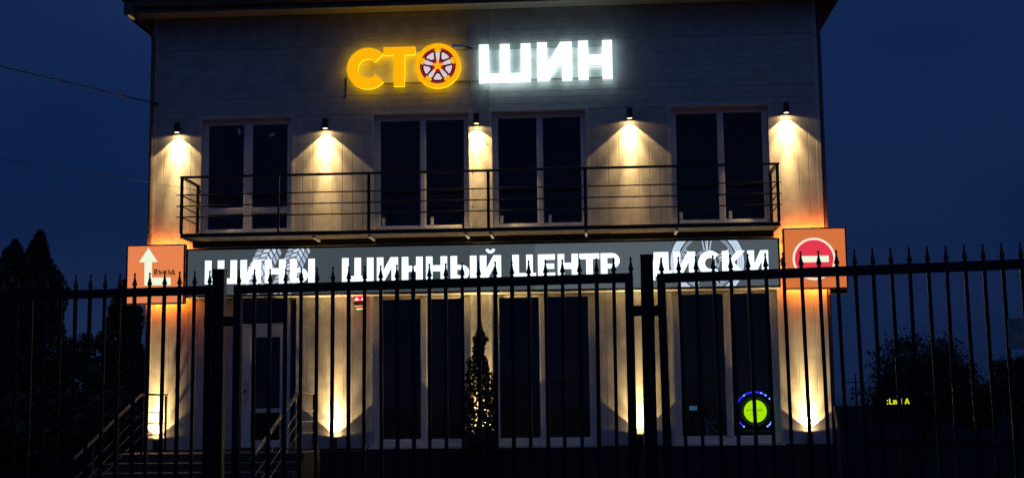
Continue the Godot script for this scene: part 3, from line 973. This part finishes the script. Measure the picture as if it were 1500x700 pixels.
# a frame between two points on the ground line, with a top rail at height y; first/last: distances of the first picket and their spacing
func fence_panel(called: String, label: String, category: String, a: Vector3, b: Vector3, gap: float, count: int, from_b: bool, tilt: float) -> Node3D:
	var t := thing(called, label, category, Vector3(a.x, 0, a.z))
	var d := Vector3(b.x - a.x, 0, b.z - a.z)
	var l := d.length()
	t.basis = Basis(d.normalized(), Vector3.UP, d.normalized().cross(Vector3.UP)) * Basis(Vector3.BACK, tilt)
	var rise := b.y - a.y
	var st := mb()
	bar(st, Vector3(0, a.y, 0), Vector3(l, b.y, 0), 0.05, 0.058, 0.003)
	obj("top_rail", st, M.fence, t)
	st = mb()
	bar(st, Vector3(0.051, 0.0, 0), Vector3(l - 0.051, 0.0, 0), 0.04, 0.05, 0.003)
	obj("bottom_rail", st, M.fence, t)
	for x in [0.025, l - 0.025]:
		st = mb()
		box(st, Vector3(x - 0.025, -0.2, -0.024), Vector3(x + 0.025, lerpf(a.y, b.y, x / l) - 0.031, 0.024), 0.003)
		obj("upright", st, M.fence, t)
	for i in count:
		var x := (l - 0.025 - gap * i) if from_b else (0.03 + gap * i)
		if x < -0.01 or x > l + 0.02: continue
		var p := put("picket", PICK[0], M.fence, t, Vector3(x, lerpf(a.y, b.y, x / l), 0.0))
		p.rotation = Vector3(rng.randf_range(-0.006, 0.006), rng.randf_range(-0.2, 0.2), rng.randf_range(-0.0045, 0.0045))
		put("finial", PICK[1], M.fence, p)
	return t

var PICK := []
var PANELS := []

func fences() -> void:
	PICK = picket_meshes()
	var dl := Vector3(-0.4081 + 1.9429, 0.0077, 16.8558 - 16.70)
	var f0 := Vector3(-0.4081, 2.343, 16.8558) - dl * 2.2
	fence_panel("fence_panel", "left black picket fence panel before the conifers", "fence", f0, Vector3(-0.383, 2.343, 16.858), 0.1085, 32, true, 0.0)
	fence_panel("sliding_gate", "wide black picket gate panel between the two posts before the shop", "gate", Vector3(-0.2147, 2.336, 16.9254), Vector3(2.4558, 2.336, 17.2808), 0.1105, 25, false, 0.0)
	var dr := Vector3(4.8042 - 2.6371, -0.006, 17.5841 - 17.2884)
	fence_panel("fence_panel", "right black picket fence panel standing before the open sky", "fence", Vector3(2.6371, 2.328, 17.2884), Vector3(2.6371, 2.328, 17.2884) + dr * 1.5, 0.1085, 30, false, 0.012)
	var k := 0
	for p in [[Vector3(-0.318, 0, 16.93), "left square gate post beside the hinge blocks", 2.469], [Vector3(2.543, 0, 17.31), "right square gate post between gate and fence panel", 2.471]]:
		var t := thing("gate_post", p[1], "post", p[0])
		var st := mb()
		box(st, Vector3(-0.04, -0.25, -0.04), Vector3(0.04, p[2], 0.04), 0.004)
		obj("shaft", st, M.fence, t)
		st = mb()
		box(st, Vector3(-0.042, p[2] - 0.004, -0.042), Vector3(0.042, p[2] + 0.006, 0.042), 0.003)
		obj("cap", st, M.fence, t)
		for s in [-1.0, 1.0]:
			st = mb()
			box(st, Vector3(minf(s * 0.041, s * 0.1), 2.09, -0.015), Vector3(maxf(s * 0.041, s * 0.1), 2.155, 0.015), 0.003)
			obj("hinge_block", st, M.fence, t)
		k += 1
	var st := mb()
	box(st, Vector3(4.68, 1.84, 17.60), Vector3(5.1, 2.022, 17.604), 0.001, Transform3D(Basis(), Vector3.ZERO))
	tag(obj("notice_plate", st, M.plate_steel, self), "blank pale plate fixed to the right fence panel", "plate")

# ------------------------------------------------------------------ behind the last window
func shop_display() -> void:
	var t := thing("display_tyre", "display tyre with round green badge and ring of blue lights inside the last window", "tyre", Vector3(5.135, 1.41, -0.32))
	var turn := Transform3D(Basis(Vector3.RIGHT, PI / 2), Vector3.ZERO)
	var st := mb()
	lathe(st, [Vector2(0.21, -0.09), Vector2(0.28, -0.115), Vector2(0.335, -0.1), Vector2(0.352, -0.07), Vector2(0.352, 0.07), Vector2(0.335, 0.1), Vector2(0.28, 0.115), Vector2(0.22, 0.09), Vector2(0.215, 0.07), Vector2(0.215, -0.07), Vector2(0.21, -0.09)], 40, turn)
	obj("tread_ring", st, M.rubber, t)
	st = mb()
	plate(st, disc(Vector2.ZERO, 0.212, 44), 0.07, 0.09)
	var bd := obj("badge", st, M.lit_green, t)
	var w := put("lettering", words("nokian", 0.05, 0.003, false), M.ink, bd, Vector3(-0.165, -0.015, 0.0925))
	w.scale = Vector3(1.45, 1.0, 1)
	w = put("lettering", words("tyres", 0.03, 0.003, false), M.ink, bd, Vector3(-0.09, -0.075, 0.0925))
	w.scale = Vector3(1.5, 1.0, 1)
	var bulb := mb()
	lathe(bulb, [Vector2(0, -0.011), Vector2(0.011, -0.009), Vector2(0.015, 0), Vector2(0.011, 0.009), Vector2(0, 0.015)], 8)
	var bm := bulb.commit()
	for i in 38:
		var deg := -52.0 + 284.0 * i / 37.0
		if i % 15 == 13: continue
		var a := deg_to_rad(deg)
		put("led_bulb", bm, M.lit_led_white if deg < 62.0 or i % 7 == 2 or deg > 225 else M.lit_led_blue, t, Vector3(cos(a) * 0.36, sin(a) * 0.36, 0.085 + 0.012 * sin(i * 1.7)))
	st = mb()
	box(st, Vector3(-0.25, -0.61, -0.12), Vector3(0.25, -0.357, 0.12), 0.01)
	obj("stand", st, M.black, t)
	var l := OmniLight3D.new()
	l.name = "badge_light"
	l.light_color = Color(0.6, 1.0, 0.1)
	l.light_energy = 0.03
	l.omni_range = 4.0
	l.omni_attenuation = 2.0
	l.light_size = 0.1
	l.shadow_enabled = true
	t.add_child(l, true)
	l.position = Vector3(0, 0, 0.14)
	t = thing("alloy_wheel", "dark alloy wheel leaning inside the last window left of its mullion", "wheel", Vector3(4.24, 1.19, -0.45))
	st = mb()
	lathe(st, [Vector2(0.29, -0.09), Vector2(0.31, -0.09), Vector2(0.30, 0), Vector2(0.31, 0.09), Vector2(0.285, 0.09), Vector2(0.27, 0.05), Vector2(0.28, -0.05), Vector2(0.29, -0.09)], 36, turn)
	obj("rim", st, M.rubber, t)
	st = mb()
	lathe(st, [Vector2(0, 0.06), Vector2(0.05, 0.06), Vector2(0.06, 0.03), Vector2(0.06, 0.0), Vector2(0, 0.0)], 20, turn)
	obj("hub", st, M.alloy, t)
	for k in 7:
		var a := TAU * k / 7.0 + 0.2
		st = mb()
		bar(st, Vector3(cos(a) * 0.05, sin(a) * 0.05, 0.035), Vector3(cos(a) * 0.285, sin(a) * 0.285, 0.06), 0.035, 0.03, 0.006)
		obj("spoke", st, M.alloy, t)
	t = thing("price_display", "small bluish display card behind the last window", "display", Vector3(3.985, 1.42, -0.40))
	st = mb()
	box(st, Vector3(-0.085, 0, -0.01), Vector3(0.085, 0.12, 0), 0.003)
	obj("case", st, M.black, t)
	for r in [[-0.07, 0.02, -0.03, 0.105], [-0.02, 0.02, 0.02, 0.105], [0.035, 0.02, 0.068, 0.105]]:
		st = mb()
		box(st, Vector3(r[0], r[1], 0.001), Vector3(r[2], r[3], 0.003))
		obj("screen_segment", st, M.lit_display, t)

# ------------------------------------------------------------------ plants
func leaves_into(st: SurfaceTool, p: Vector3, size: float, up: float) -> void:
	var d := Vector3(rng.randfn(), rng.randfn() + up, rng.randfn()).normalized()
	var s := d.cross(Vector3(rng.randfn(), rng.randfn(), rng.randfn())).normalized()
	var n := d.cross(s).normalized()
	var a := p - d * size * 0.5
	var e := p + d * size * 0.5
	var w := size * rng.randf_range(0.2, 0.36)
	quad(st, a, p + s * w + n * size * 0.08, e, p - s * w + n * size * 0.08, n)

# a slim conifer; prof: (height share, radius share) pairs
func conifer(called: String, label: String, at: Vector3, h: float, r: float, low: float, count: int, leaf: float, prof: Array) -> void:
	var t := thing(called, label, "conifer", at)
	var st := mb()
	tube(st, [Vector3.ZERO, Vector3(0.02, h * 0.5, 0.01), Vector3(0, h * 0.93, 0)], r * 0.16, r * 0.02, 7)
	obj("trunk", st, M.bark, t)
	st = mb()
	var lumps := []
	for i in 14: lumps.append(Vector3(rng.randf() * TAU, rng.randf(), rng.randf_range(0.08, 0.26)))
	for i in count:
		var f := 1.0 - pow(rng.randf(), 0.75)
		var k := 0
		while k < prof.size() - 2 and prof[k + 1].x < f: k += 1
		var rr: float = lerpf(prof[k].y, prof[k + 1].y, clampf((f - prof[k].x) / (prof[k + 1].x - prof[k].x), 0, 1)) * r
		var a := rng.randf() * TAU
		for q in lumps: rr *= 1.0 + q.z * exp(-pow((f - q.y) * 14.0, 2.0)) * cos(a - q.x)
		var rad := rr * sqrt(rng.randf_range(0.12, 1.0))
		leaves_into(st, Vector3(cos(a) * rad, low + f * (h - low), sin(a) * rad), leaf * rng.randf_range(0.6, 1.4), 1.1)
	var o := obj("crown", st, M.needle, t)
	o.set_meta("kind", "stuff")

# a broadleaf: clumps of leaves on limbs
func broadleaf(called: String, label: String, category: String, at: Vector3, w: float, y0: float, y1: float, clumps: int, per: int, leaf: float) -> void:
	var t := thing(called, label, category, at)
	var cs := []
	for i in clumps:
		var d := Vector3(rng.randfn(), rng.randfn() * 0.9, rng.randfn()).normalized() * pow(rng.randf(), 0.4)
		cs.append(Vector3(d.x * w * 0.42, lerpf(y0, y1, 0.5) + d.y * (y1 - y0) * 0.40 * (1.0 - 0.2 * absf(d.x)), d.z * w * 0.35))
	var st := mb()
	tube(st, [Vector3.ZERO, Vector3(0.05, y0 * 0.6, 0), Vector3(0, lerpf(y0, y1, 0.4), 0)], w * 0.035, w * 0.015, 8)
	for i in mini(9, clumps): tube(st, [Vector3(0, lerpf(y0, y1, 0.08), 0), (cs[i] + Vector3(0, y0, 0)) * 0.5, cs[i]], w * 0.012, w * 0.003, 5)
	obj("trunk", st, M.bark, t)
	st = mb()
	for c in cs:
		var cr := w * rng.randf_range(0.07, 0.15)
		for i in per:
			var d := Vector3(rng.randfn(), rng.randfn() * 0.75, rng.randfn()) * cr * 0.62
			leaves_into(st, c + d, leaf * rng.randf_range(0.6, 1.5), 0.0)
	var o := obj("crown", st, M.leaf, t)
	o.set_meta("kind", "stuff")

func plants() -> void:
	var slim := [Vector2(0, 0.8), Vector2(0.1, 0.98), Vector2(0.4, 1.05), Vector2(0.58, 0.95), Vector2(0.63, 0.64), Vector2(0.71, 0.58), Vector2(0.75, 0.24), Vector2(0.79, 0.36), Vector2(0.82, 0.26), Vector2(0.865, 0.47), Vector2(0.9, 0.22), Vector2(1.0, 0.04)]
	conifer("young_conifer", "slim young conifer growing between the two middle shop windows", Vector3(0.04, -0.25, 1.0), 3.36, 0.32, 0.95, 4600, 0.075, slim)
	var column := [Vector2(0, 0.85), Vector2(0.3, 1.0), Vector2(0.65, 0.9), Vector2(0.85, 0.6), Vector2(0.95, 0.3), Vector2(1.0, 0.04)]
	conifer("columnar_conifer", "blunt tall black conifer at the far left beyond the fence", Vector3(-16.9, -0.25, -17.5), 7.45, 0.98, 0.3, 9000, 0.19, column)
	conifer("columnar_conifer", "sharp-topped tallest black conifer beyond the left fence", Vector3(-16.05, -0.25, -17.5), 7.75, 1.0, 0.3, 9000, 0.19, [Vector2(0, 0.9), Vector2(0.5, 1.0), Vector2(0.72, 0.85), Vector2(0.86, 0.5), Vector2(0.95, 0.22), Vector2(1, 0.04)])
	conifer("columnar_conifer", "smaller dark conifer close to the building's left corner", Vector3(-11.6, -0.25, -13.0), 5.6, 0.75, 0.3, 6000, 0.18, column)
	conifer("columnar_conifer", "dark conifer cut by the left edge of the photo", Vector3(-18.3, -0.25, -18.5), 6.6, 0.8, 0.3, 5000, 0.2, column)
	var k := 0
	for s in [[-16.6, -22.9, 3.4, 5.0], [-14.6, -21.5, 3.4, 4.5], [-12.6, -19.0, 3.2, 4.3], [-19.3, -22.0, 3.6, 4.4], [-10.6, -17.5, 3.0, 4.0], [-15.6, -15.5, 3.0, 2.6], [-13.2, -14.0, 2.8, 2.4], [-11.2, -11.5, 2.6, 2.3], [-9.6, -9.5, 2.2, 2.2]]:
		broadleaf("shrub", ["rounded dark shrub whose top shows right of the tall conifers", "dark shrub behind the left fence, next to the rounded one", "dark shrub left of the small corner conifer", "dark shrub behind the tall conifers at the left edge", "dark shrub hidden close behind the building corner", "low dark shrub at the foot of the tallest conifer", "low dark shrub between the tallest and the corner conifer", "low dark shrub at the foot of the corner conifer", "low dark shrub beside the left end of the steps"][k], "shrub", Vector3(s[0], -0.25, s[1]), s[2], 0.1, s[3] + 0.25, 34, 110, 0.24)
		k += 1
	broadleaf("garden_tree", "broad dark tree behind the right fence panel", "tree", Vector3(16.3, -0.25, -35.5), 5.4, 0.1, 5.15, 90, 220, 0.15)
	broadleaf("garden_tree", "small dark tree at the right edge behind the plate", "tree", Vector3(20.6, -0.25, -36.5), 3.4, 0.1, 4.3, 50, 160, 0.15)
	broadleaf("garden_tree", "low dark bush between the broad tree and the right edge", "tree", Vector3(19.0, -0.25, -37.0), 2.2, 0.1, 3.0, 30, 140, 0.15)

func far_things() -> void:
	var t := thing("roadside_led_board", "distant low board with yellow glowing characters under the broad tree", "sign", Vector3(14.3, 0.02, -30.5))
	var st := mb()
	box(st, Vector3(-0.65, 1.25, -0.05), Vector3(0.65, 1.75, 0), 0.01)
	obj("board", st, M.black, t)
	for x in [-0.5, 0.5]:
		st = mb()
		box(st, Vector3(x - 0.03, -0.25, -0.045), Vector3(x + 0.03, 1.25, -0.005), 0.005)
		obj("post", st, M.black, t)
	put("lettering", words(":LвЧ А", 0.22, 0.01), M.lit_board, t, Vector3(-0.56, 1.40, 0.008))
	t = thing("utility_mast", "thin distant lattice-like mast left of the broad tree", "mast", Vector3(22.5, -0.25, -85.0))
	st = mb()
	tube(st, [Vector3.ZERO, Vector3(0, 4.2, 0)], 0.12, 0.05, 6)
	obj("pole", st, M.bark, t)
	st = mb()
	bar(st, Vector3(-0.9, 3.5, 0), Vector3(0.9, 3.5, 0), 0.08, 0.08)
	bar(st, Vector3(-0.6, 2.9, 0), Vector3(0.6, 2.9, 0), 0.08, 0.08)
	obj("crossarm", st, M.bark, t)

func _ready() -> void:
	rng.seed = 4711
	# camera
	var cam := Camera3D.new()
	cam.name = "camera"
	cam.fov = rad_to_deg(2.0 * atan(0.375 * 477.0 / 1024.0))
	cam.near = 0.1
	cam.far = 2000.0
	add_child(cam, true)
	cam.position = Vector3(2.2393, 1.5221, 25.974)
	cam.basis = Basis(Vector3.UP, deg_to_rad(3.6361)) * Basis(Vector3.RIGHT, deg_to_rad(7.051)) * Basis(Vector3.BACK, deg_to_rad(-0.6796))
	cam.current = true
	# dusk sky
	var sm := ProceduralSkyMaterial.new()
	sm.sky_top_color = lin(0.0036, 0.0165, 0.075)
	sm.sky_horizon_color = lin(0.0045, 0.0125, 0.047)
	sm.sky_curve = 0.13
	sm.ground_bottom_color = lin(0.002, 0.003, 0.006)
	sm.ground_horizon_color = lin(0.004, 0.009, 0.025)
	sm.sun_angle_max = 1.0
	# thin, hardly visible cloud
	var cn := FastNoiseLite.new()
	cn.seed = 21
	cn.frequency = 0.006
	cn.fractal_octaves = 4
	var veil := Image.create(512, 256, false, Image.FORMAT_RGBAF)
	for j in 256:
		for i in 512:
			var up := PI * (0.5 - (j + 0.5) / 256.0)
			var ar := TAU * (i + 0.5) / 512.0
			var p := Vector3(cos(ar) * cos(up), sin(up) * 3.0, sin(ar) * cos(up)) * 150.0
			var v := clampf(cn.get_noise_3dv(p) * 1.6 + 0.35, 0.0, 1.0)
			veil.set_pixel(i, j, Color(0.10, 0.13, 0.20, v))
	sm.sky_cover = ImageTexture.create_from_image(veil)
	sm.sky_cover_modulate = Color(0.3, 0.33, 0.36, 1.0)
	var sky := Sky.new()
	sky.sky_material = sm
	var env := Environment.new()
	env.background_mode = Environment.BG_SKY
	env.sky = sky
	env.tonemap_mode = Environment.TONE_MAPPER_LINEAR
	env.tonemap_exposure = 1.0
	env.sdfgi_enabled = true
	env.ssao_enabled = true
	env.ssil_enabled = true
	var we := WorldEnvironment.new()
	we.name = "surroundings"
	we.environment = env
	add_child(we, true)
	# the last of the daylight, wide and weak, from behind the camera
	var sun := DirectionalLight3D.new()
	sun.name = "afterglow"
	sun.light_color = Color(0.62, 0.76, 1.0)
	sun.light_energy = 0.038
	sun.light_angular_distance = 60.0
	sun.sky_mode = DirectionalLight3D.SKY_MODE_LIGHT_ONLY
	sun.shadow_enabled = true
	add_child(sun, true)
	sun.basis = Basis.looking_at(Vector3(-0.3, -1.35, -1.0).normalized(), Vector3.UP)
	materials()
	# ground to the horizon
	var st := mb()
	quad(st, Vector3(-900, -0.25, -1500), Vector3(900, -0.25, -1500), Vector3(900, -0.25, 300), Vector3(-900, -0.25, 300), Vector3.UP)
	var g := obj("ground", st, M.asphalt, self)
	g.set_meta("kind", "structure")
	g.set_meta("label", "dark asphalt yard reaching to the horizon")
	building()
	letter_sign()
	fascia_sign()
	side_signs()
	var k := 0
	var where := ["at the left corner pier", "between the first and second upper windows", "on the narrow middle pier", "between the third and fourth upper windows", "at the right corner pier"]
	for l in [[-5.968, 6.955], [-3.025, 6.965], [-0.068, 6.985], [2.89, 7.015], [5.87, 7.045]]:
		wall_lamp(l[0], l[1], false, "black cylinder lamp shining down the wall " + where[k])
		k += 1
	k = 0
	where = ["at the left corner beside the stair railing", "right of the entrance door", "behind the young conifer", "between the third and fourth shop windows", "at the right corner below the no-entry sign"]
	for l in [-6.27, -2.825, -0.03, 2.954, 6.085]:
		wall_lamp(l, 1.0, true, "black cylinder lamp shining up the wall " + where[k])
		k += 1
	wall_things()
	stairs()
	shop_display()
	plants()
	fences()
	far_things()
